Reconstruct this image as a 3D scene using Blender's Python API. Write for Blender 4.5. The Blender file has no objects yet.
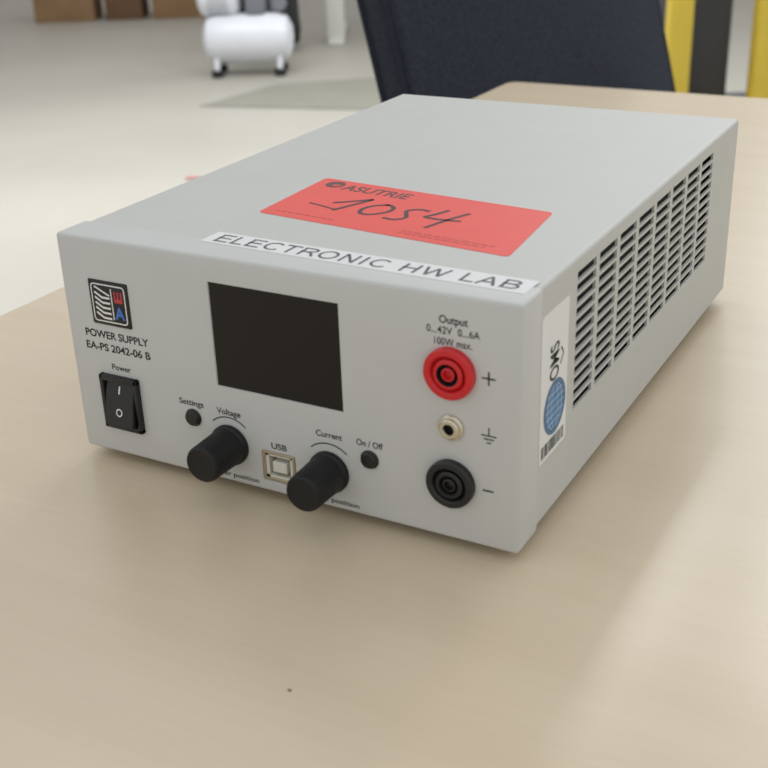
import bpy, bmesh, math, random
from mathutils import Matrix, Vector
random.seed(4)
scene=bpy.context.scene
COL=scene.collection

# ---------------------------------------------------------------- materials
def lin(c):
    r=[]
    for v in c:
        v=v/255.
        r.append(v/12.92 if v<=.04045 else ((v+.055)/1.055)**2.4)
    return (r[0],r[1],r[2],1.)
def mat(name,col,rough=.5,metal=0.,noise=0.,nscale=40.,bump=0.,bscale=400.,coat=0.,spec=.5,emit=0.):
    m=bpy.data.materials.new(name);m.use_nodes=True
    nt=m.node_tree;b=nt.nodes['Principled BSDF']
    c=lin(col)
    b.inputs['Base Color'].default_value=c
    b.inputs['Roughness'].default_value=rough
    b.inputs['Metallic'].default_value=metal
    b.inputs['Specular IOR Level'].default_value=spec
    b.inputs['Coat Weight'].default_value=coat
    if emit:
        b.inputs['Emission Color'].default_value=c
        b.inputs['Emission Strength'].default_value=emit
    tc=nt.nodes.new('ShaderNodeTexCoord')
    if noise>0:
        n=nt.nodes.new('ShaderNodeTexNoise');n.inputs['Scale'].default_value=nscale;n.inputs['Detail'].default_value=5
        nt.links.new(tc.outputs['Object'],n.inputs['Vector'])
        r=nt.nodes.new('ShaderNodeValToRGB')
        r.color_ramp.elements[0].position=.3;r.color_ramp.elements[1].position=.7
        r.color_ramp.elements[0].color=tuple(max(0,x*(1-noise)) for x in c[:3])+(1,)
        r.color_ramp.elements[1].color=tuple(min(1,x*(1+noise)) for x in c[:3])+(1,)
        nt.links.new(n.outputs['Fac'],r.inputs['Fac']);nt.links.new(r.outputs['Color'],b.inputs['Base Color'])
    if bump>0:
        n=nt.nodes.new('ShaderNodeTexNoise');n.inputs['Scale'].default_value=bscale;n.inputs['Detail'].default_value=3
        nt.links.new(tc.outputs['Object'],n.inputs['Vector'])
        bp=nt.nodes.new('ShaderNodeBump');bp.inputs['Strength'].default_value=bump;bp.inputs['Distance'].default_value=.0005
        nt.links.new(n.outputs['Fac'],bp.inputs['Height']);nt.links.new(bp.outputs['Normal'],b.inputs['Normal'])
    return m

case=mat('case_paint',(194,195,190),.5,noise=.015,nscale=60,bump=.08,bscale=2500,spec=.35)
bezelm=mat('bezel_plastic',(199,200,197),.5,noise=.012,nscale=60,bump=.06,bscale=2500,spec=.35)
black=mat('black_plastic',(24,24,25),.38,noise=.1,nscale=200)
knobm=mat('knob_rubber',(17,17,18),.5,noise=.1,nscale=300,spec=.4)
ink=mat('black_ink',(30,30,34),.6,noise=.05)
screenm=mat('screen_glass',(25,23,23),.15,noise=.03,nscale=10,spec=.3)
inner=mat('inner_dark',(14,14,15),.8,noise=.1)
redp=mat('red_plastic',(205,32,38),.33,noise=.05,nscale=200)
metalm=mat('nickel_metal',(215,208,190),.25,metal=1.,noise=.05,nscale=200)
usbw=mat('usb_white',(222,220,208),.5,noise=.03,nscale=200)
usbm=mat('usb_shell',(178,165,140),.35,metal=.7,noise=.05,nscale=200)
white=mat('white_print',(235,235,233),.5,noise=.01)
paper=mat('label_paper',(226,227,226),.4,noise=.015,nscale=80,spec=.35)
grayink=mat('gray_ink',(84,86,90),.6,noise=.05)
stick=mat('red_sticker',(232,84,74),.42,noise=.03,nscale=60,spec=.35)
stickink=mat('sticker_ink',(92,48,44),.5,noise=.05)
stickfaint=mat('sticker_faint_ink',(196,66,58),.5,noise=.05)
marker=mat('marker_ink',(62,30,36),.5,noise=.1)
blue=mat('blue_print',(66,124,172),.5,noise=.05,nscale=300)
bluelogo=mat('blue_logo_print',(70,120,200),.5,noise=.03)
redlogo=mat('red_logo_print',(190,60,60),.5,noise=.03)
rubber=mat('rubber_foot',(30,30,30),.8,noise=.1)
fabric=mat('chair_fabric',(54,58,66),.95,noise=.25,nscale=260,bump=.8,bscale=900,spec=.15)
piping=mat('chair_piping',(44,48,57),.9,noise=.2,nscale=400,spec=.2)
cplast=mat('chair_plastic',(28,28,30),.5,noise=.1)
chrome=mat('chrome',(190,190,190),.2,metal=1.,noise=.03)
wallm=mat('wall_paint',(196,194,188),.9,noise=.02,nscale=3)
cardb=mat('cardboard',(146,116,84),.85,noise=.1,nscale=12)
cardd=mat('cardboard_dark',(112,84,60),.85,noise=.1,nscale=12)
tape=mat('packing_tape',(170,140,98),.3,noise=.05)
compw=mat('compressor_white',(220,223,228),.3,noise=.02,nscale=20)
compg=mat('compressor_gray',(120,124,130),.4,noise=.05,nscale=20)
yellow=mat('yellow_paint',(226,198,72),.45,noise=.05,nscale=10)
slate=mat('slate_plastic',(60,62,68),.6,noise=.1,nscale=10)
binm=mat('black_bin',(26,26,30),.6,noise=.15,nscale=10)
deskw=mat('desk_white_paint',(214,214,208),.4,noise=.02,nscale=10)
shadem=mat('floor_shade_gray',(138,136,125),.95,noise=.06,nscale=6,bump=.5,bscale=300)  # floor shadow tone put into the colour
redscrap=mat('red_scrap',(176,104,94),.6,noise=.05)
crumbm=mat('crumb_dark',(90,78,66),.8,noise=.1)

def woodmat():
    m=bpy.data.materials.new('maple_laminate');m.use_nodes=True
    nt=m.node_tree;b=nt.nodes['Principled BSDF'];L=nt.links
    tc=nt.nodes.new('ShaderNodeTexCoord')
    mp=nt.nodes.new('ShaderNodeMapping');mp.inputs['Scale'].default_value=(1.6,22,22)
    L.new(tc.outputs['Object'],mp.inputs['Vector'])
    n=nt.nodes.new('ShaderNodeTexNoise');n.inputs['Scale'].default_value=2.2;n.inputs['Detail'].default_value=7;n.inputs['Roughness'].default_value=.55;n.inputs['Distortion'].default_value=.4
    L.new(mp.outputs[0],n.inputs['Vector'])
    r=nt.nodes.new('ShaderNodeValToRGB')
    r.color_ramp.elements[0].position=.25;r.color_ramp.elements[1].position=.75
    r.color_ramp.elements[0].color=lin((208,191,164));r.color_ramp.elements[1].color=lin((214,198,172))
    L.new(n.outputs['Fac'],r.inputs['Fac'])
    mp2=nt.nodes.new('ShaderNodeMapping');mp2.inputs['Scale'].default_value=(12,160,160)
    L.new(tc.outputs['Object'],mp2.inputs['Vector'])
    n2=nt.nodes.new('ShaderNodeTexNoise');n2.inputs['Scale'].default_value=3.;n2.inputs['Detail'].default_value=4
    L.new(mp2.outputs[0],n2.inputs['Vector'])
    mx=nt.nodes.new('ShaderNodeMix');mx.data_type='RGBA';mx.blend_type='MULTIPLY';mx.inputs[0].default_value=.05
    r2=nt.nodes.new('ShaderNodeValToRGB');r2.color_ramp.elements[0].position=.3;r2.color_ramp.elements[1].position=.6
    r2.color_ramp.elements[0].color=(.55,.5,.45,1);r2.color_ramp.elements[1].color=(1,1,1,1)
    L.new(n2.outputs['Fac'],r2.inputs['Fac'])
    L.new(r.outputs[0],mx.inputs[6]);L.new(r2.outputs[0],mx.inputs[7]);L.new(mx.outputs[2],b.inputs['Base Color'])
    b.inputs['Roughness'].default_value=.26
    b.inputs['Specular IOR Level'].default_value=.5
    n3=nt.nodes.new('ShaderNodeTexNoise');n3.inputs['Scale'].default_value=900.;n3.inputs['Detail'].default_value=2
    L.new(tc.outputs['Object'],n3.inputs['Vector'])
    bp=nt.nodes.new('ShaderNodeBump');bp.inputs['Strength'].default_value=.12;bp.inputs['Distance'].default_value=.0003
    L.new(n3.outputs['Fac'],bp.inputs['Height']);L.new(bp.outputs['Normal'],b.inputs['Normal'])
    return m
wood=woodmat()

def floormat():
    m=bpy.data.materials.new('floor_linoleum');m.use_nodes=True
    nt=m.node_tree;b=nt.nodes['Principled BSDF'];L=nt.links
    tc=nt.nodes.new('ShaderNodeTexCoord')
    n=nt.nodes.new('ShaderNodeTexNoise');n.inputs['Scale'].default_value=1.1;n.inputs['Detail'].default_value=6
    L.new(tc.outputs['Object'],n.inputs['Vector'])
    r=nt.nodes.new('ShaderNodeValToRGB');r.color_ramp.elements[0].position=.3;r.color_ramp.elements[1].position=.7
    r.color_ramp.elements[0].color=lin((161,157,147));r.color_ramp.elements[1].color=lin((172,168,158))
    L.new(n.outputs['Fac'],r.inputs['Fac']);L.new(r.outputs[0],b.inputs['Base Color'])
    b.inputs['Roughness'].default_value=.45
    return m
floorm=floormat()

# ---------------------------------------------------------------- mesh builder
class M:
    def __init__(s): s.bm=bmesh.new(); s.mats=[]
    def mi(s,m):
        if m not in s.mats: s.mats.append(m)
        return s.mats.index(m)
    def merge(s,t,m,mtx=None):
        i=s.mi(m)
        for f in t.faces: f.material_index=i
        if mtx is not None: bmesh.ops.transform(t,matrix=mtx,verts=t.verts)
        me=bpy.data.meshes.new('tmp');t.to_mesh(me);t.free()
        s.bm.from_mesh(me);bpy.data.meshes.remove(me)
    def box(s,x0,x1,y0,y1,z0,z1,m,bev=0.,seg=2,mtx=None,taper=None):
        t=bmesh.new();bmesh.ops.create_cube(t,size=1.)
        for v in t.verts:
            v.co=Vector((x0+(v.co.x+.5)*(x1-x0),y0+(v.co.y+.5)*(y1-y0),z0+(v.co.z+.5)*(z1-z0)))
        if taper: taper(t)
        if bev>0: bmesh.ops.bevel(t,geom=list(t.edges),offset=bev,segments=seg,profile=.5,affect='EDGES')
        s.merge(t,m,mtx)
    def lathe(s,o,axis,prof,m,seg=40,flute=None,mtx=None):
        t=bmesh.new();rings=[]
        for k,(r,h) in enumerate(prof):
            if r<=1e-9: rings.append([t.verts.new((0,0,h))]);continue
            ring=[]
            for i in range(seg):
                a=2*math.pi*i/seg;rr=r
                if flute and flute[2]<=k<=flute[3]:
                    rr=r-flute[1]*(.5+.5*math.cos(flute[0]*a))
                ring.append(t.verts.new((rr*math.cos(a),rr*math.sin(a),h)))
            rings.append(ring)
        for A,B in zip(rings[:-1],rings[1:]):
            for i in range(seg):
                j=(i+1)%seg
                if len(A)==1 and len(B)==1: continue
                if len(A)==1: t.faces.new((A[0],B[i],B[j]))
                elif len(B)==1: t.faces.new((A[i],A[j],B[0]))
                else: t.faces.new((A[i],A[j],B[j],B[i]))
        bmesh.ops.recalc_face_normals(t,faces=t.faces)
        q=Vector(axis).normalized().to_track_quat('Z','Y').to_matrix().to_4x4()
        mm=Matrix.Translation(Vector(o))@q
        if mtx is not None: mm=mtx@mm
        s.merge(t,m,mm)
    def cyl(s,p0,p1,r,m,seg=24,r1=None,mtx=None):
        p0=Vector(p0);p1=Vector(p1);h=(p1-p0).length;r1=r if r1 is None else r1
        b=min(r,h)*.08
        s.lathe(p0,p1-p0,[(0,0),(r-b,0),(r,b),(r1,h-b),(r1-b,h),(0,h)],m,seg,mtx=mtx)
    def poly(s,pts,m,mtx=None):
        t=bmesh.new();t.faces.new([t.verts.new(p) for p in pts]);s.merge(t,m,mtx)
    def slab(s,pts,n,h,m):
        n=Vector(n).normalized()*h
        t=bmesh.new();a=[t.verts.new(p) for p in pts];b=[t.verts.new(Vector(p)+n) for p in pts]
        t.faces.new(b);t.faces.new(a[::-1])
        for i in range(len(pts)):
            j=(i+1)%len(pts);t.faces.new((a[i],a[j],b[j],b[i]))
        bmesh.ops.recalc_face_normals(t,faces=t.faces)
        s.merge(t,m)
    def ribbon(s,pts,w,o,R,U,m,closed=False):
        o=Vector(o);R=Vector(R);U=Vector(U)
        p=[Vector(q) for q in pts];n=len(p);t=bmesh.new();pr=[]
        for i in range(n):
            if closed: d=p[(i+1)%n]-p[i-1]
            else: d=p[min(i+1,n-1)]-p[max(i-1,0)]
            d.normalize();nn=Vector((-d.y,d.x))*w*.5
            A=p[i]+nn;B=p[i]-nn
            pr.append((t.verts.new(o+R*A.x+U*A.y),t.verts.new(o+R*B.x+U*B.y)))
        for i in range(n if closed else n-1):
            a=pr[i];b=pr[(i+1)%n];t.faces.new((a[0],a[1],b[1],b[0]))
        s.merge(t,m)
    def grotesk(s,txt,o,R,U,m,w,h,st=.135):
        # plain neo-grotesque capitals drawn as uniform strokes; o = centre
        R=Vector(R).normalized();U=Vector(U).normalized();N=R.cross(U);o=Vector(o);k=st/2
        def arc(cx,cy,rx,ry,a0,a1,n=18):
            return [(cx+rx*math.cos(math.radians(a0+(a1-a0)*i/n)),cy+ry*math.sin(math.radians(a0+(a1-a0)*i/n))) for i in range(n+1)]
        def H_(x0,x1,y): return [(x0,y),(x1,y)]
        def V_(x,y0=0,y1=1): return [(x,y0),(x,y1)]
        G={'E':(.68,[V_(.08+k),H_(.08,.66,1-k),H_(.08,.62,.52),H_(.08,.68,k)]),
           'L':(.60,[V_(.08+k),H_(.08,.58,k)]),
           'C':(.80,[arc(.45,.5,.39-k,.5-k+.01,42,318,30)]),
           'T':(.64,[V_(.32),H_(.01,.63,1-k)]),
           'R':(.76,[V_(.08+k),H_(.08,.42,1-k),H_(.08,.46,.48),arc(.42,.74-k*.05,.24,.26-k*1.02+.01,-90,90,14),[(.44,.46),(.55,.36),(.72,0)]]),
           'O':(.84,[arc(.42,.5,.385-k,.5-k+.01,0,360,36)]),
           'N':(.78,[V_(.08+k),V_(.70-k),[(.08+k,1-k*.3),(.70-k,k*.3)]]),
           'I':(.30,[V_(.15)]),
           'H':(.78,[V_(.08+k),V_(.70-k),H_(.08,.70,.53)]),
           'W':(1.0,[[(.04+k*.4,1),(.27,k*.4)],[(.27,k*.4),(.5,1-k)],[(.5,1-k),(.73,k*.4)],[(.73,k*.4),(.96-k*.4,1)]]),
           'A':(.74,[[(.02+k*.6,0),(.37,1-k*.4)],[(.37,1-k*.4),(.72-k*.6,0)],H_(.16,.58,.34)]),
           'B':(.74,[V_(.08+k),H_(.08,.42,1-k),H_(.08,.44,.52),H_(.08,.44,k),arc(.40,.76-k*.5,.22,.24-k*.5,-90,90,12),arc(.42,.29-k*.1,.25,.23-k*.0,-90,90,12)]),
           ' ':(.34,[])}
        tot=sum(G[c][0] for c in txt)+.03*(len(txt)-1);sx=w/tot;x=-w/2
        lift=0.
        for c in txt:
            ww,stk=G[c]
            for q in stk:
                lift=.05 if lift<.05 else .045
                # uniform-width stroke : work in scaled plane
                pts=[(x+px*sx,(py-.5)*h) for px,py in q]
                s.ribbon(pts,st*h,o+N*lift,R,U,m)
            x+=(ww+.03)*sx
    def text(s,txt,o,R,U,m,w=None,h=None,lift=.08,bold=0.,spacing=1.):
        cu=bpy.data.curves.new('t','FONT');cu.body=txt;cu.align_x='CENTER';cu.offset=bold;cu.space_character=spacing
        ob=bpy.data.objects.new('t',cu);COL.objects.link(ob)
        bpy.context.view_layer.update()
        dg=bpy.context.evaluated_depsgraph_get()
        me=bpy.data.meshes.new_from_object(ob.evaluated_get(dg))
        xs=[v.co.x for v in me.vertices]
        x0,x1=min(xs),max(xs);cap=.7
        R=Vector(R).normalized();U=Vector(U).normalized();N=R.cross(U)
        sy=h/cap if h else w/(x1-x0);sx=w/(x1-x0) if w else sy
        cx=(x0+x1)/2;cy=cap/2
        for v in me.vertices:
            a=(v.co.x-cx)*sx;b=(v.co.y-cy)*sy
            v.co=Vector(o)+R*a+U*b+N*lift
        t=bmesh.new();t.from_mesh(me)
        s.merge(t,m)
        bpy.data.objects.remove(ob);bpy.data.curves.remove(cu);bpy.data.meshes.remove(me)
    def frommesh(s,me,m):
        t=bmesh.new();t.from_mesh(me);s.merge(t,m)

OFF={}
def finish(mb,name,parent=None,scale=1.,label=None,angle=35,origin=None):
    bm=mb.bm
    if scale!=1.: bmesh.ops.scale(bm,vec=(scale,)*3,verts=bm.verts)
    xs=[v.co for v in bm.verts]
    lo=Vector((min(v.x for v in xs),min(v.y for v in xs),min(v.z for v in xs)))
    hi=Vector((max(v.x for v in xs),max(v.y for v in xs),max(v.z for v in xs)))
    c=(lo+hi)/2 if origin is None else Vector(origin)
    bmesh.ops.translate(bm,vec=-c,verts=bm.verts)
    for f in bm.faces: f.smooth=True
    me=bpy.data.meshes.new(name);bm.to_mesh(me);bm.free()
    for m in mb.mats: me.materials.append(m)
    me.set_sharp_from_angle(angle=math.radians(angle))
    ob=bpy.data.objects.new(name,me);COL.objects.link(ob)
    if parent is not None:
        ob.parent=parent;ob.location=c-OFF.get(parent.name,Vector((0,0,0)))
        OFF[ob.name]=c
    else: ob.location=c
    if label: ob['label']=label
    return ob
def thing(name,loc,rz,label,cat,group=None):
    e=bpy.data.objects.new(name,None);e.empty_display_size=.05;COL.objects.link(e)
    e.location=loc;e.rotation_euler=(0,0,rz)
    e['label']=label;e['category']=cat
    if group:e['group']=group
    OFF[e.name]=Vector((0,0,0))
    return e
def tag(o,label,cat,group=None):
    o['label']=label;o['category']=cat
    if group:o['group']=group

TZ=.75
# ---------------------------------------------------------------- room
def struct(name,x0,x1,y0,y1,z0,z1,m):
    b=M();b.box(x0,x1,y0,y1,z0,z1,m);o=finish(b,name);o['kind']='structure';return o
struct('floor',-8,8,-5,9,-.1,0,floorm)
struct('wall_back',-8,8,9,9.15,0,3.2,wallm)
struct('wall_left',-8.15,-8,-5,9,0,3.2,wallm)
struct('baseboard_back',-8,8,8.985,9,0,.08,deskw)
struct('baseboard_left',-8,-7.985,-5,8.98,0,.08,deskw)

# ---------------------------------------------------------------- table
tb=thing('table',(.56,-.07,0),0,'light maple laminate office table under the power supply','table')
b=M();X0,X1,Y0,Y1=-.70,.70,-.80,.801
def rr(x0,x1,y0,y1,r,n=6):
    pts=[]
    for cx,cy,a0 in((x1-r,y1-r,0),(x0+r,y1-r,90),(x0+r,y0+r,180),(x1-r,y0+r,270)):
        for i in range(n+1):
            a=math.radians(a0+90*i/n);pts.append((cx+r*math.cos(a),cy+r*math.sin(a)))
    return pts
o=rr(X0,X1,Y0,Y1,.012)
t=bmesh.new();A=[t.verts.new((x,y,TZ-.025)) for x,y in o];t.faces.new(A)
r=bmesh.ops.extrude_face_region(t,geom=list(t.faces));vs=[g for g in r['geom'] if isinstance(g,bmesh.types.BMVert)]
bmesh.ops.translate(t,vec=(0,0,.025),verts=vs);bmesh.ops.recalc_face_normals(t,faces=t.faces)
es=[e for e in t.edges if abs(e.verts[0].co.z-TZ)<1e-5 and abs(e.verts[1].co.z-TZ)<1e-5]
bmesh.ops.bevel(t,geom=es,offset=.0015,segments=2,affect='EDGES')
b.merge(t,wood);finish(b,'tabletop',tb,origin=(0,0,TZ))
for sx in(-1,1):
    for sy in(-1,1):
        b=M();cx=sx*.58;cy=sy*.55-.08
        b.box(cx-.03,cx+.03,cy-.03,cy+.03,.02,TZ-.026,cplast,.004)
        b.lathe((cx,cy,0),(0,0,1),[(0,0),(.025,0),(.025,.012),(.012,.014),(.012,.03),(0,.03)],cplast)
        finish(b,'leg',tb,label='dark metal table leg')
for yy in(-.66,.46):
    b=M();b.box(-.6,.6,yy,yy+.04,TZ-.07,TZ-.0255,cplast,.002)
    finish(b,'crossbeam',tb,label='dark metal table crossbeam')

# crumb
b=M()
t=bmesh.new();bmesh.ops.create_icosphere(t,subdivisions=2,radius=.00042)
for v in t.verts:v.co*=random.uniform(.8,1.2)
bmesh.ops.scale(t,vec=(1.2,.8,.6),verts=t.verts)
bmesh.ops.translate(t,vec=(.1428,-.082,TZ+.00025),verts=t.verts);b.merge(t,crumbm)
tag(finish(b,'crumb'),'tiny dark speck of dirt on the tabletop','crumb')

# ---------------------------------------------------------------- power supply (mm)
W,H,D=174.,82.,256.
ox,oy=87.,127.5
ps=thing('power_supply',(.087,.1275,TZ),0,'light gray laboratory power supply with vented steel case on table','power supply')
OFFS=Vector((-ox,-oy,5.))
def fin(mb,name,parent=ps,label=None,angle=35):
    bmesh.ops.translate(mb.bm,vec=OFFS,verts=mb.bm.verts)
    return finish(mb,name,parent,.001,label,angle)
XR,ZU=(1,0,0),(0,0,1)
def booled(mb,cuts):
    me=bpy.data.meshes.new('a');mb.bm.to_mesh(me);a=bpy.data.objects.new('a',me);COL.objects.link(a)
    cs=[]
    for c in cuts:
        cm=bpy.data.meshes.new('c');c.bm.to_mesh(cm);co=bpy.data.objects.new('c',cm);COL.objects.link(co);cs.append(co)
        md=a.modifiers.new('b','BOOLEAN');md.operation='DIFFERENCE';md.object=co;md.solver='EXACT'
    bpy.context.view_layer.update()
    dg=bpy.context.evaluated_depsgraph_get()
    r=bpy.data.meshes.new_from_object(a.evaluated_get(dg))
    for q in cs+[a]: bpy.data.objects.remove(q)
    return r
b=M();b.box(-.3,W+.8,0,16,-1.2,H,bezelm,1.3,3)
c1=M()
def tp(t):
    for v in t.verts:
        if v.co.y>0: 
            v.co.x+= .8 if v.co.x<90 else -.8
            v.co.z+= .8 if v.co.z<50 else -.8
c1.box(63.6,114.2,-1.2,1.2,35.2,73.6,bezelm,taper=tp)
c2=M();c2.box(80.2,93.8,-2,9,3.4,15.0,bezelm,.6,2)
c3=M();c3.box(12.6,29.0,-2,9,10.4,30.6,bezelm)
me=booled(b,[c1,c2,c3])
b=M();b.frommesh(me,bezelm)
F=lambda x,z:(x,0,z)
b.text('POWER SUPPLY',F(21.7,46.3),XR,ZU,ink,28.4,2.8,bold=.02)
b.text('EA-PS 2042-06 B',F(21.6,41.4),XR,ZU,ink,29,2.8,bold=.02)
b.text('Power',F(22,34.3),XR,ZU,ink,8.6,2.2,bold=.014)
b.text('Settings',F(52.0,26.9),XR,ZU,ink,10.4,2.2,bold=.014)
b.text('Voltage',F(67.7,26.3),XR,ZU,ink,9.9,2.2,bold=.014)
b.text('Current',F(107.8,26.4),XR,ZU,ink,10.0,2.2,bold=.014)
b.text('On / Off',F(123.0,26.4),XR,ZU,ink,9.8,2.2,bold=.014)
b.text('USB',F(87.6,17.4),XR,ZU,ink,6.2,2.2,bold=.014)
b.text('Power position',F(67.8,2.0),XR,ZU,ink,20.5,1.8,bold=.012)
b.text('Power position',F(107.8,2.0),XR,ZU,ink,20.5,1.8,bold=.012)
b.text('Output',F(153.2,74.0),XR,ZU,ink,9.4,2.4,bold=.016)
b.text('0...42V  0...6A',F(153.0,70.5),XR,ZU,ink,17.4,2.3,bold=.01,spacing=1.05)
b.text('100W max.',F(153.0,66.9),XR,ZU,ink,12.4,2.3,bold=.01,spacing=1.05)
o0=(0,-.08,0)
b.ribbon([(162.4,57.4),(166.8,57.4)],.55,o0,XR,ZU,ink);b.ribbon([(164.6,55.2),(164.6,59.6)],.55,o0,XR,ZU,ink)
b.ribbon([(162.8,19.4),(166.4,19.4)],.6,o0,XR,ZU,ink)
b.ribbon([(164.7,41.2),(164.7,38.6)],.45,o0,XR,ZU,ink)
for k,wd in enumerate((2.5,1.7,.8)):
    b.ribbon([(164.7-wd,38.5-k*1.2),(164.7+wd,38.5-k*1.2)],.45,o0,XR,ZU,ink)
KV=[(67.5,14.0),(107.4,12.8)]
for kx,kz in KV:
    b.ribbon([(kx+10.3*math.sin(math.radians(a)),kz+10.3*math.cos(math.radians(a))) for a in range(-42,43,6)],.45,o0,XR,ZU,ink)
front=fin(b,'front_panel')
def fsub(mb,name,label=None): return fin(mb,name,ps,label)
# logo badge
b=M();b.box(12.2,29.6,-.5,.3,50.4,67,black,.5,2)
lo=(0,-.58,0)
b.ribbon(rr(13.6,28.2,51.9,65.6,1.2),.45,lo,XR,ZU,white,closed=True)
b.ribbon([(22.3,53),(22.3,64.5)],.45,lo,XR,ZU,white)
for k in range(5):
    z=60.8-k*1.9
    b.ribbon([(14.8,z+1.8),(18.0,z),(21.4,z)],.75,lo,XR,ZU,white)
b.ribbon([(15.0,64.6),(21.4,61.8)],.6,lo,XR,ZU,white)
b.text('E',(25.2,-.5,61.7),(0,0,1),(-1,0,0),redlogo,4.2,3.4,bold=.03)
b.text('A',(25.2,-.5,55.8),XR,ZU,bluelogo,4.4,4.4,bold=.03)
fsub(b,'logo_badge',"black square badge with white line emblem")
# display
b=M();b.box(63.9,113.9,.5,1.6,35.5,73.3,screenm,.15,1);fsub(b,'display','dark switched-off display window')
# rocker switch
b=M()
for (a0,a1,c0,c1_) in((12.2,14.0,9.9,31.1),(27.6,29.4,9.9,31.1)): b.box(a0,a1,-2.0,2,c0,c1_,black,.5,2)
b.box(12.2,29.4,-2.0,2,9.9,12.0,black,.5,2);b.box(12.2,29.4,-2.0,2,29.0,31.1,black,.5,2)
b.box(13,28.6,1.5,8.5,10.6,30.4,inner)
sw=fsub(b,'power_switch','black rocker power switch')
b=M();t=bmesh.new()
prof=[(-.6,12.3),(-4.1,12.5),(-3.2,16),(-2.6,20),(-1.6,24.5),(-.2,28.7),(1.5,28.8),(1.5,12.3)]
L_=[t.verts.new((14.3,y,z)) for y,z in prof];R_=[t.verts.new((27.3,y,z)) for y,z in prof]
t.faces.new(L_);t.faces.new(R_[::-1])
for i in range(len(prof)):
    j=(i+1)%len(prof);t.faces.new((L_[i],R_[i],R_[j],L_[j]))
bmesh.ops.recalc_face_normals(t,faces=t.faces);bmesh.ops.bevel(t,geom=list(t.edges),offset=.3,segments=2,affect='EDGES')
b.merge(t,black)
ring=[(20.8+1.2*math.cos(a*math.pi/10),17.6+1.3*math.sin(a*math.pi/10)) for a in range(20)]
b.ribbon(ring,.42,(0,-3.3-18*.15+.30,0),XR,(0,.15,1),white,closed=True)
b.slab([(20.5,-1.55,24.6),(21.0,-1.55,24.6),(21.0,-.65,27.2),(20.5,-.65,27.2)],(0,-1,0),.35,white)
bmesh.ops.translate(b.bm,vec=OFFS,verts=b.bm.verts)
finish(b,'rocker',sw,.001)
# push buttons
for bx,bz,lab in((52.4,21.2,'small round black settings button'),(122.9,20.8,'small round black output button')):
    b=M();b.lathe((bx,.2,bz),(0,-1,0),[(0,0),(3.3,0),(3.3,.5),(2.9,.7),(2.8,.8),(2.8,1.5),(2.4,1.9),(1,2.0),(0,2.0)],black);fsub(b,'button',lab)
# knobs
for kx,kz in KV:
    b=M()
    b.lathe((kx,.1,kz),(0,-1,0),[(0,0),(7.0,0),(7.5,.4),(7.5,1.6),(7.2,2.2),(6.95,2.5),(6.9,4.2),(6.6,16.0),(6.35,17.0),(5.8,17.5),(5.3,17.35),(2,17.4),(0,17.4)],knobm,120,flute=(30,.18,5,8))
    fsub(b,'knob','black fluted rotary control knob')
# USB socket
b=M()
b.box(80.4,93.6,-.25,8,3.6,4.6,usbm,.2,1);b.box(80.4,93.6,-.25,8,13.8,14.8,usbm,.2,1)
b.box(80.4,81.5,-.25,8,4.3,14.0,usbm,.2,1);b.box(92.5,93.6,-.25,8,4.3,14.0,usbm,.2,1)
b.box(81.3,92.7,7.2,8.4,4.4,14,inner)
b.box(81.5,92.5,.4,8,4.6,5.5,usbw);b.box(81.5,82.7,.4,8,4.6,13.8,usbw);b.box(91.3,92.5,.4,8,4.6,13.8,usbw);b.box(81.5,92.5,.4,8,12.9,13.8,usbw)
b.box(84.1,89.9,.2,7.5,6.9,11.0,usbw,.3,1)
fsub(b,'usb_socket','square metal and white plastic USB type B socket')
# terminals
def safety(x,z,col,dark,lab,R=8.3):
    b=M()
    b.lathe((x,.1,z),(0,-1,0),[(0,0),(R,0),(R,2.3),(R-.5,2.9),(R-2.0,3.0),(R-2.6,2.4),(R-3.0,1.2)],col,48)
    b.lathe((x,.1,z),(0,-1,0),[(R-3.0,1.2),(R-3.3,1.4),(R-3.4,2.5),(R-3.9,2.9),(R-4.7,2.9)],col,48)
    b.lathe((x,.1,z),(0,-1,0),[(R-4.7,2.9),(R-4.9,2.4),(R-4.9,.6),(0,.6)],dark,48)
    b.lathe((x,.1,z),(0,-1,0),[(0,.6),(2.2,.6),(2.2,2.4),(1.6,2.6),(1.2,1.2),(0,1.2)],col,32)
    return fsub(b,'terminal_socket',lab)
safety(152.2,57.2,redp,inner,'red safety banana socket')
safety(152.2,19.5,black,inner,'black safety banana socket',8.1)
b=M();b.lathe((152.2,.1,38.8),(0,-1,0),[(0,0),(4.3,0),(4.3,.9),(4.0,1.3),(3.5,1.4),(3.3,2.2),(2.9,2.5),(1.9,2.5),(1.7,2.1)],metalm,40)
b.lathe((152.2,.1,38.8),(0,-1,0),[(1.7,2.1),(1.7,.5),(0,.5)],inner,24);fsub(b,'ground_socket','nickel plated ground socket')

# cover shell with slots
ys=[15.,47.5]
cols=8;pitch=21.15;sl=17.8
for j in range(cols):
    a=47.5+j*pitch
    if j>0: ys.append(a)
    ys.append(a+sl)
ys.append(D)
ycut=[(47.5+j*pitch) for j in range(cols)]
zs=[.3];zc=[28.0+i*4.12 for i in range(12)];sh=2.95
for z in zc: zs+= [z,z+sh]
Rr=1.6;x0,x1,zt=.7,W,H-.35
zs.append(zt-Rr)
prof=[(x0,z,'L',z) for z in zs]
for i in range(1,6):
    a=math.radians(180-90*i/6);prof.append((x0+Rr+Rr*math.cos(a),zt-Rr+Rr*math.sin(a),'A',0))
prof.append((x0+Rr,zt,'T',0));prof.append((x1-Rr,zt,'T',0))
for i in range(1,6):
    a=math.radians(90-90*i/6);prof.append((x1-Rr+Rr*math.cos(a),zt-Rr+Rr*math.sin(a),'A',0))
prof+=[(x1,z,'R',z) for z in zs[::-1]]
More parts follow.
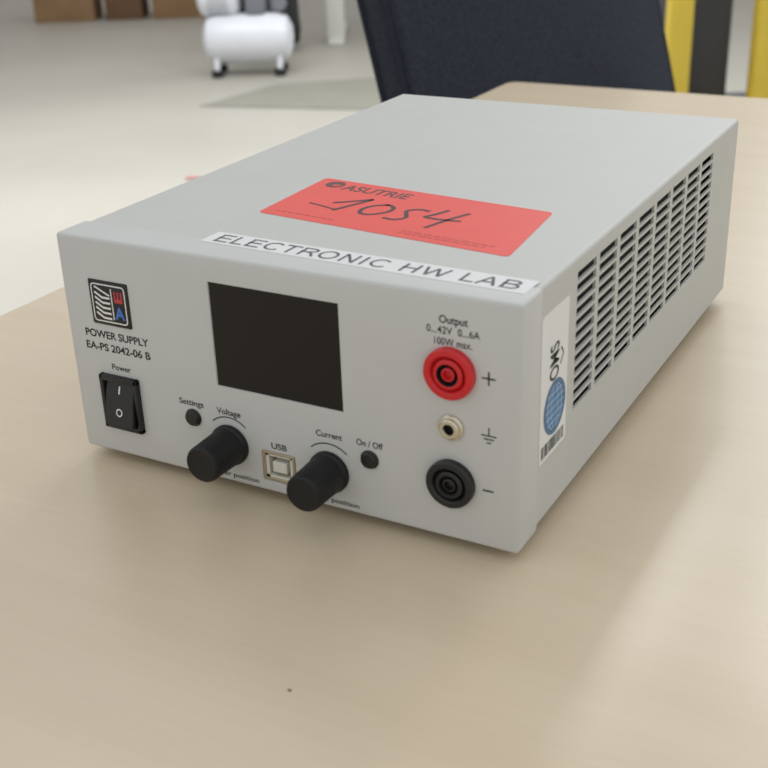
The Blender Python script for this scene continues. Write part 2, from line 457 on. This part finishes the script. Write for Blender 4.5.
def build_shell(off):
    t=bmesh.new();g=[]
    for y in ys: g.append([t.verts.new((p[0],y,p[1])) for p in prof])
    for a in range(len(ys)-1):
        iy=any(abs(ys[a]-c)<1e-6 for c in ycut)
        for k in range(len(prof)-1):
            p,q=prof[k],prof[k+1]
            if iy and p[2]==q[2] and p[2] in 'LR':
                zl=min(p[3],q[3])
                if any(abs(zl-c)<1e-6 for c in zc): continue
            t.faces.new((g[a][k],g[a+1][k],g[a+1][k+1],g[a][k+1]))
    return t
t=build_shell(0)
bmesh.ops.recalc_face_normals(t,faces=t.faces)
f=[f for f in t.faces if abs(f.normal.z)>.9][0]
if f.normal.z<0: bmesh.ops.reverse_faces(t,faces=t.faces)
me=bpy.data.meshes.new('s');t.to_mesh(me);t.free();ob=bpy.data.objects.new('s',me);COL.objects.link(ob)
md=ob.modifiers.new('s','SOLIDIFY');md.thickness=1.0;md.offset=-1
bpy.context.view_layer.update()
me2=bpy.data.meshes.new_from_object(ob.evaluated_get(bpy.context.evaluated_depsgraph_get()));bpy.data.objects.remove(ob)
b=M();b.frommesh(me2,case);cover=fin(b,'case_cover',label='light gray steel cover with rows of ventilation slots',angle=30)
b=M();b.box(5,W-5,17,D-4,3,H-4,inner);fin(b,'dark_filler',label='black box added inside to keep the vents dark')  # black filler added so the lit interior still shows dark through the slots
b=M();b.box(1.9,W-1.3,15.5,D-1,.4,2.0,case,.2,1);fin(b,'bottom_plate')
b=M();b.box(2,W-1.4,D-2.5,D-.8,2.1,H-1.7,case,.2,1)
b.lathe((60,D-.8,40),(0,1,0),[(0,0),(28,0),(28,.6),(26,.8),(0,.8)],black,40)
b.box(125,150,D-.8,D+2,25,52,black,.5,2);fin(b,'rear_panel')
for fx in(16,W-16):
    for fy in(26,D-22):
        b=M();b.lathe((fx,fy,-5),(0,0,1),[(0,0),(6.5,0),(7.5,1),(7.5,4.9),(7.0,5.35),(0,5.35)],rubber,28);fin(b,'foot',label='black rubber foot')

# white strip label on top
b=M();z0=H+.02
b.slab([(53.3,12.2,z0),(171.8,8.6,z0),(172.0,20.2,z0),(53.6,22.8,z0)],(0,0,1),.12,paper)
d=Vector((118.5,-3.0,0)).normalized();u=Vector((0,0,1)).cross(d)
b.grotesk('ELECTRONIC HW LAB',(112.6,15.9,z0+.12),d,u,grayink,112,7.2)
fin(b,'name_label',label='white adhesive strip with gray capital lettering')
# red sticker
TL,TR,BR,BL=Vector((50.9,98.2)),Vector((149.8,88.2)),Vector((154.2,38.2)),Vector((52.0,48.8))
def S(u_,v_):
    a=BL.lerp(BR,u_);c=TL.lerp(TR,u_);p=a.lerp(c,v_);return p
zs0=zt+.02
b=M();pts=[]
for cu_,cv,a0 in((1,1,0),(0,1,90),(0,0,180),(1,0,270)):
    ru,rv=.02,.04
    for i in range(6):
        a=math.radians(a0+90*i/5)
        uu=(cu_-ru if cu_ else ru)+ru*math.cos(a);vv=(cv-rv if cv else rv)+rv*math.sin(a)
        p=S(uu,vv);pts.append((p.x,p.y,zs0))
b.slab(pts,(0,0,1),.12,stick)
zi=zs0+.12
def sdir(u_,v_):
    R=(S(u_+.05,v_)-S(u_-.05,v_)).normalized();U=(S(u_,v_+.05)-S(u_,v_-.05)).normalized()
    return (R.x,R.y,0),(U.x,U.y,0)
def stext(txt,u_,v_,w,h,m,bold=0):
    R,U=sdir(u_,v_);p=S(u_,v_)
    Rv=Vector(R);Uv=Vector((0,0,1)).cross(Rv)
    b.text(txt,(p.x,p.y,zi),R,Uv,m,w,h,lift=.04,bold=bold)
p=S(.085,.87)
b.poly([(p.x+4.0*math.cos(a*math.pi/14),p.y+4.0*math.sin(a*math.pi/14),zi+.05) for a in range(28)],stickink)
p=S(.095,.85)
b.poly([(p.x+1.9*math.cos(a*math.pi/10),p.y+1.5*math.sin(a*math.pi/10),zi+.09) for a in range(20)],stickfaint)
stext('ASUTRIE',.285,.845,30,6.4,stickink,.02)
def dashes(u0,u1,v_,th,m,n):
    x=u0
    rnd=random.Random(int(v_*1000))
    while x<u1:
        l=rnd.uniform(.01,.035);A=S(x,v_);B_=S(min(x+l,u1),v_)
        b.ribbon([tuple(A),tuple(B_)],th,(0,0,zi+.05),(1,0,0),(0,1,0),m);x+=l+.008
dashes(.57,.93,.13,.9,stickfaint,5);dashes(.57,.9,.085,.9,stickfaint,5)
dashes(.05,.3,.1,.7,stickfaint,5)
def glyph(strokes,x,y,w,h,sl=.0,th=1.6):
    for st in strokes:
        pp=[]
        for k in range(len(st)-1):
            a=Vector(st[k]);c=Vector(st[k+1])
            for q in range(4): pp.append(a.lerp(c,q/4))
        pp.append(Vector(st[-1]))
        for _ in range(3):
            pp=[pp[0]]+[(pp[i-1]+pp[i]*2+pp[i+1])/4 for i in range(1,len(pp)-1)]+[pp[-1]]
        pp=[(x+p_.x*w+p_.y*sl*h, y+p_.y*h-.11*(p_.x*w)) for p_ in pp]
        b.ribbon(pp,th,(0,0,zi+.07),(1,0,0),(0,1,0),marker)
glyph([[(0,.42),(.35,.6),(1,1)],[(1,1),(.75,.5),(.5,0)]],70.5,61.5,11,18,.1)
glyph([[(-.7,.15),(.0,.08),(.5,.0)]],70.5,62.5,11,17,.1,1.0)
glyph([[(.55,1),(.15,.8),(0,.4),(.25,.03),(.7,.1),(1,.5),(.9,.85),(.55,1),(.4,.95)]],84,60.5,11,14.5,.15)
glyph([[(1,.95),(.55,1),(.2,.75),(.5,.5),(.75,.3),(.55,.02),(0,.05)]],97,59,10,15.5,.15)
glyph([[(.35,1),(.2,.55),(.05,.4),(.5,.4),(1.1,.5)],[(.95,1),(.75,.5),(.6,-.15)]],108,58.5,14,18.5,.12)
fin(b,'asset_sticker',label='red adhesive inventory sticker with handwritten number')
# side sticker
b=M();xs_=W+.03
Yr,Zr=(0,1,0),(0,0,1)
c=rr(17.4,40.4,21.2,71.4,1.2,4)
b.slab([(xs_,y,z) for y,z in c],(1,0,0),.12,paper)
b.text('OMS',(xs_+.12,28.6,53.2),(0,0,1),(0,-1,0),ink,12.5,7.4,lift=.04,bold=.02)
b.ribbon([(33.8,50.5),(36.4,53.4),(34.2,56.2)],.8,(xs_+.18,0,0),Yr,Zr,ink)
b.poly([(xs_+.17,29.8+9.2*math.cos(a*math.pi/20),37.3+9.2*math.sin(a*math.pi/20)) for a in range(40)],blue)
for rr_ in(9.2,8.0):
    b.ribbon([(29.8+rr_*math.cos(a*math.pi/20),37.3+rr_*math.sin(a*math.pi/20)) for a in range(40)],.35,(xs_+.2,0,0),Yr,Zr,grayink,closed=True)
for k in(-5,-2.5,0,2.5,5):
    wd=math.sqrt(8.0**2-k*k)
    b.ribbon([(29.8-wd,37.3+k),(29.8+wd,37.3+k)],.2,(xs_+.2,0,0),Yr,Zr,paper)
for e in(.35,.75):
    b.ribbon([(29.8+8*e*math.cos(a*math.pi/20),37.3+8*math.sin(a*math.pi/20)) for a in range(40)],.2,(xs_+.2,0,0),Yr,Zr,paper,closed=True)
y=19.2;rnd=random.Random(8)
while y<38.3:
    w_=rnd.choice((.3,.5,.8));b.ribbon([(y,22.6),(y,27.0)],w_,(xs_+.2,0,0),Yr,Zr,ink);y+=w_+rnd.choice((.35,.5,.8))
fin(b,'certification_label',label='white adhesive label with blue globe and barcode')

# ---------------------------------------------------------------- chair
cdir=Vector((.97,-.28)).normalized()
rz=math.atan2(cdir.y,cdir.x)
ccx,ccy=-.205,.965
SC=(ccx+cdir.x*.27,ccy+cdir.y*.27)
ch=thing('office_chair',(SC[0],SC[1],0),rz,'dark blue-gray fabric office chair beside the table corner','chair')
def cushion(m,y0,y1,z0,z1,th,rad,mtx,mat_):
    o=rr(y0,y1,z0,z1,rad,8);n=len(o);t=bmesh.new();cy=(y0+y1)/2;cz=(z0+z1)/2
    layers=[(-th/2,.90),(-th*.46,.955),(-th*.28,.99),(0,1.0),(th*.28,.99),(th*.46,.955),(th/2,.90)]
    R=[]
    for h,s in layers: R.append([t.verts.new((h,cy+(y-cy)*s,cz+(z-cz)*s)) for y,z in o])
    for A,B in zip(R[:-1],R[1:]):
        for i in range(n): j=(i+1)%n;t.faces.new((A[i],A[j],B[j],B[i]))
    for Rg,sg in((R[0],-1),(R[-1],1)):
        prev=Rg
        for s,hh in((.7,.012),(.4,.02),(.15,.024)):
            cur=[t.verts.new((v.co.x+sg*hh,cy+(v.co.y-cy)*s/.90*.999,cz+(v.co.z-cz)*s/.90)) for v in Rg]
            for i in range(n): j=(i+1)%n;t.faces.new((prev[i],prev[j],cur[j],cur[i]))
            prev=cur
        t.faces.new(prev)
    bmesh.ops.recalc_face_normals(t,faces=t.faces)
    m.merge(t,mat_,mtx)
rec=math.radians(-17)
mB=Matrix.Translation((-.27,0,.74))@Matrix.Rotation(rec,4,'Y')
BY0,BY1=-.235,.220
b=M();cushion(b,BY0,BY1,-.20,.26,.05,.06,mB,fabric)
o=rr(BY0+.002,BY1-.002,-.198,.258,.06,8)
for sgn in(-1,1):
    t=bmesh.new();rings=[];n=len(o)
    for i in range(n):
        p=Vector((sgn*.016,o[i][0],o[i][1]));d=Vector((0,o[(i+1)%n][0]-o[i-1][0],o[(i+1)%n][1]-o[i-1][1])).normalized();nn=Vector((1,0,0));bb=d.cross(nn)
        rings.append([t.verts.new(p+nn*.0035*math.cos(a*math.pi/3)+bb*.0035*math.sin(a*math.pi/3)) for a in range(6)])
    for i in range(n):
        A,B=rings[i],rings[(i+1)%n]
        for k in range(6): t.faces.new((A[k],A[(k+1)%6],B[(k+1)%6],B[k]))
    bmesh.ops.recalc_face_normals(t,faces=t.faces);b.merge(t,piping,mB)
finish(b,'backrest',ch)
b=M();mS=Matrix.Translation((0,0,.47))@Matrix.Rotation(math.radians(90),4,'Y')
cushion(b,-.24,.24,-.23,.23,.07,.08,mS,fabric);finish(b,'seat',ch)
b=M();b.box(-.3,-.02,-.03,.03,.395,.415,cplast,.004)
b.box(-.25,-.22,-.03,.03,.40,.70,cplast,.004);finish(b,'back_support',ch,label='black plastic bracket')
b=M();b.cyl((0,0,.40),(0,0,.42),.08,cplast);b.cyl((0,0,.10),(0,0,.40),.025,chrome);finish(b,'gas_column',ch,label='metal gas lift column')
b=M()
for k in range(5):
    a=2*math.pi*k/5+.3
    m_=Matrix.Rotation(a,4,'Z')
    def tpr(t):
        for v in t.verts:
            if v.co.x>.1: v.co.y*=.6;v.co.z=(v.co.z-.1)*.7+.085
    b.box(.0,.28,-.025,.025,.08,.12,cplast,.004,taper=tpr,mtx=m_)
b.cyl((0,0,.075),(0,0,.13),.045,cplast);finish(b,'star_base',ch)
for k in range(5):
    a=2*math.pi*k/5+.3
    m_=Matrix.Translation((.265*math.cos(a),.265*math.sin(a),0))@Matrix.Rotation(a+1,4,'Z')
    b=M();b.cyl((0,-.022,.027),(0,-.006,.027),.027,rubber,mtx=m_);b.cyl((0,.006,.027),(0,.022,.027),.027,rubber,mtx=m_);b.cyl((0,0,.03),(0,0,.085),.008,chrome,mtx=m_)
    b.cyl((0,-.02,.027),(0,.02,.027),.006,chrome,mtx=m_)
    finish(b,'caster',ch)

# ---------------------------------------------------------------- yellow trolley
RZ=math.radians(28.6)
tr=thing('platform_trolley',(-.50,2.78,0),RZ,'yellow steel frame platform trolley on casters behind the chair','trolley')
b=M();b.box(-.14,.50,-.05,.70,.16,.19,slate,.006);finish(b,'platform',tr,label='dark platform deck')
for x in(-.046,.175):
    b=M();b.box(x-.03,x+.03,-.03,.03,.19,1.02,yellow,.008);finish(b,'upright',tr)
b=M();b.box(-.08,.205,-.03,.03,1.02,1.07,yellow,.008);finish(b,'handle',tr)
b=M();b.box(-.015,.144,-.02,.02,.24,.29,yellow,.006);finish(b,'crossbar',tr)
for x in(-.08,.44):
    for y in(.03,.62):
        b=M();b.cyl((x,y-.018,.06),(x,y+.018,.06),.06,rubber);b.box(x-.03,x+.03,y-.026,y-.02,.05,.158,chrome);b.box(x-.03,x+.03,y+.02,y+.026,.05,.158,chrome)
        b.cyl((x,y-.026,.06),(x,y+.026,.06),.008,chrome);b.box(x-.035,x+.035,y-.03,y+.03,.15,.16,chrome);finish(b,'caster',tr)
cr=thing('storage_crate',(-.50,2.78,.1905),RZ,'dark slate plastic crate stacked on the trolley platform','crate')
b=M();b.box(-.04,.105,.06,.46,0,.52,slate,.01);finish(b,'crate_body',cr)
b=M();b.box(-.05,.115,.05,.47,.50,.54,slate,.01);finish(b,'rim',cr)

# ---------------------------------------------------------------- compressor
co=thing('air_compressor',(-2.88,4.20,0),RZ,'small white portable air compressor standing on the floor','compressor')
co.scale=(1.08,1.08,1.08)
b=M();b.lathe((-.19,0,.145),(1,0,0),[(0,0),(.05,.006),(.085,.025),(.1,.06),(.1,.32),(.085,.355),(.05,.374),(0,.38)],compw,36);finish(b,'tank',co)
b=M();b.lathe((-.2,.02,.31),(1,0,0),[(0,0),(.04,0),(.07,.015),(.078,.04),(.078,.15),(.06,.17),(0,.17)],compw,32)
for k in range(6): b.lathe((-.20+.002*k,.02,.31),(1,0,0),[(.07,.05+k*.012),(.083,.053+k*.012),(.07,.056+k*.012)],compg,24)
finish(b,'motor',co)
b=M();b.box(0,.08,-.04,.06,.243,.36,compg,.01);b.box(.01,.07,-.05,.07,.36,.40,black,.008);b.cyl((.11,0,.235),(.11,0,.30),.012,compg);finish(b,'pump_head',co,label='gray metal pump head')
b=M();b.cyl((.14,-.03,.28),(.14,.0,.28),.028,compg);b.cyl((.14,0,.235),(.14,0,.29),.008,compg);finish(b,'pressure_gauge',co)
b=M();b.cyl((-.19,0,.43),(.16,0,.43),.012,black);b.cyl((-.18,0,.37),(-.18,0,.435),.01,black);b.cyl((.15,0,.236),(.15,0,.435),.01,black);finish(b,'handle',co,label='black carrying handle')
for x in(-.13,.13):
    for y in(-.07,.07):
        b=M();b.cyl((x,y,0),(x,y,.03),.024,rubber);b.cyl((x,y,.02),(x,y*.9,.085),.012,compw);finish(b,'foot',co)
# black bag behind
b=M();t=bmesh.new();bmesh.ops.create_uvsphere(t,u_segments=28,v_segments=18,radius=1.)
for v in t.verts:
    p=v.co.copy();e=.6
    q=Vector([math.copysign(abs(c)**e,c) for c in p])
    n=1+.06*math.sin(5*p.x+3*p.z)+.05*math.sin(7*p.y+4*p.z)
    v.co=Vector((q.x*.15*n*(1-.2*p.z),q.y*.12*n,q.z*.22+.22))
mz=min(v.co.z for v in t.verts)
for v in t.verts: v.co.z-=mz
b.merge(t,binm)
bg=thing('backpack',(-3.17,4.80,0),RZ,'black soft backpack standing on the floor behind the compressor','backpack')
finish(b,'bag_body',bg)
b=M();b.box(-.09,.09,-.15,-.105,.08,.2,binm,.015,3);finish(b,'pocket',bg)
b=M()
b.lathe((0,0,.455),(0,1,0),[(.03,-.008),(.038,-.008),(.038,.008),(.03,.008),(.03,-.008)],binm,24);finish(b,'handle',bg)

# ---------------------------------------------------------------- white desk in background
dk=thing('desk',(-2.95,5.04,0),RZ,'white height adjustable desk with column leg','desk')
for x in(0.02,1.3):
    b=M();b.box(x-.045,x+.045,-.03,.03,.03,.69,deskw,.006);b.box(x-.04,x+.04,-.06,.60,.0,.03,deskw,.008);finish(b,'leg',dk)
b=M();b.box(-.05,1.4,-.08,.65,.69,.715,deskw,.004);finish(b,'desktop',dk)

# ---------------------------------------------------------------- cardboard boxes
def cbox(x,y,rz,w,d,h,m,lab):
    e=thing('cardboard_box',(x,y,0),rz,lab,'box','cardboard boxes lined up on the floor')
    b=M();b.box(-w/2,w/2,-d/2,d/2,0,h,m,.004);b.box(-.03,.03,-d/2-.002,-d/2+.01,h-.14,h,tape);finish(b,'carton',e)
    b=M();b.box(-w/2,-.003,-d/2,d/2,h,h+.005,m);finish(b,'flap',e)
    b=M();b.box(.003,w/2,-d/2,d/2,h,h+.005,m);finish(b,'flap',e)
U=Vector((.877,.479)).normalized()
base=Vector((-5.2,5.30))
sp_=0.
for w,d,h,m,lab in((.36,.26,.42,cardb,'brown cardboard box standing among other boxes'),(.22,.24,.3,cardd,'dark brown small cardboard box'),(.38,.26,.5,cardb,'large brown cardboard box with tape'),(.26,.24,.36,cardd,'dark brown cardboard box with flat flaps')):
    c=base+U*(sp_+w/2);cbox(c.x,c.y,RZ+random.uniform(-.03,.03),w,d,h,m,lab);sp_+=w+.07
# gray sheet laid on the floor as a painted shadow
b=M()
b.slab([(-2.66,3.515,.001),(-1.95,3.70,.001),(-2.12,4.42,.001),(-2.62,4.00,.001)],(0,0,1),.003,shadem)
tag(finish(b,'floor_shade_patch'),'thin gray sheet painting a shadow on the floor near the compressor','shade patch')
b=M();b.slab([(-2.03,2.60,.001),(-1.99,2.62,.001),(-1.985,2.605,.001),(-2.02,2.585,.001)],(0,0,1),.004,redscrap)
tag(finish(b,'paper_scrap'),'small reddish paper scrap lying on the floor','scrap')

# ---------------------------------------------------------------- lights
w=bpy.data.worlds.new('w');scene.world=w;w.use_nodes=True
bg_=w.node_tree.nodes['Background'];bg_.inputs[0].default_value=(.97,.985,1.,1);bg_.inputs[1].default_value=.80
def area(name,loc,tgt,sx,sy,pw,col=(1,1,1),spread=180):
    l=bpy.data.lights.new(name,'AREA');l.shape='RECTANGLE';l.size=sx;l.size_y=sy;l.energy=pw;l.color=col;l.spread=math.radians(spread)
    o=bpy.data.objects.new(name,l);COL.objects.link(o);o.location=loc
    o.rotation_euler=(Vector(tgt)-Vector(loc)).to_track_quat('-Z','Y').to_euler();return o
area('window_light',(1.5,6.0,3.0),(0,0,.7),5,2,85,(.97,.99,1))
area('added_overhead_light',(-2.3,2.0,2.7),(-2.3,2.0,0),2.2,2.2,40,(.97,.985,1),110)  # unseen lamp added to brighten the floor at left
area('added_overhead_light',(-.75,3.2,2.75),(-.75,3.2,0),.28,1.3,18,(1,1,1),150)  # unseen strip lamp added to put streaks of sheen on the table
area('added_overhead_light',(.05,3.2,2.75),(.05,3.2,0),.28,1.3,18,(1,1,1),150)  # second unseen strip, also added for the table sheen
# ---------------------------------------------------------------- camera
R=[[0.87739,0.47868,-0.03247],[0.17580,-0.38373,-0.90656],[-0.44641,0.78970,-0.42084]]
cam=bpy.data.cameras.new('camera');co_=bpy.data.objects.new('camera',cam);COL.objects.link(co_)
mt=Matrix(((R[0][0],-R[1][0],-R[2][0],.292657),(R[0][1],-R[1][1],-R[2][1],-.289311),(R[0][2],-R[1][2],-R[2][2],TZ+.005+.20305),(0,0,0,1)))
co_.matrix_world=mt
cam.sensor_width=36;cam.lens=1179.72/768*36;cam.clip_start=.02;cam.clip_end=60
cam.dof.use_dof=True;cam.dof.focus_distance=.47;cam.dof.aperture_fstop=21
scene.camera=co_
scene.view_settings.view_transform='Standard'
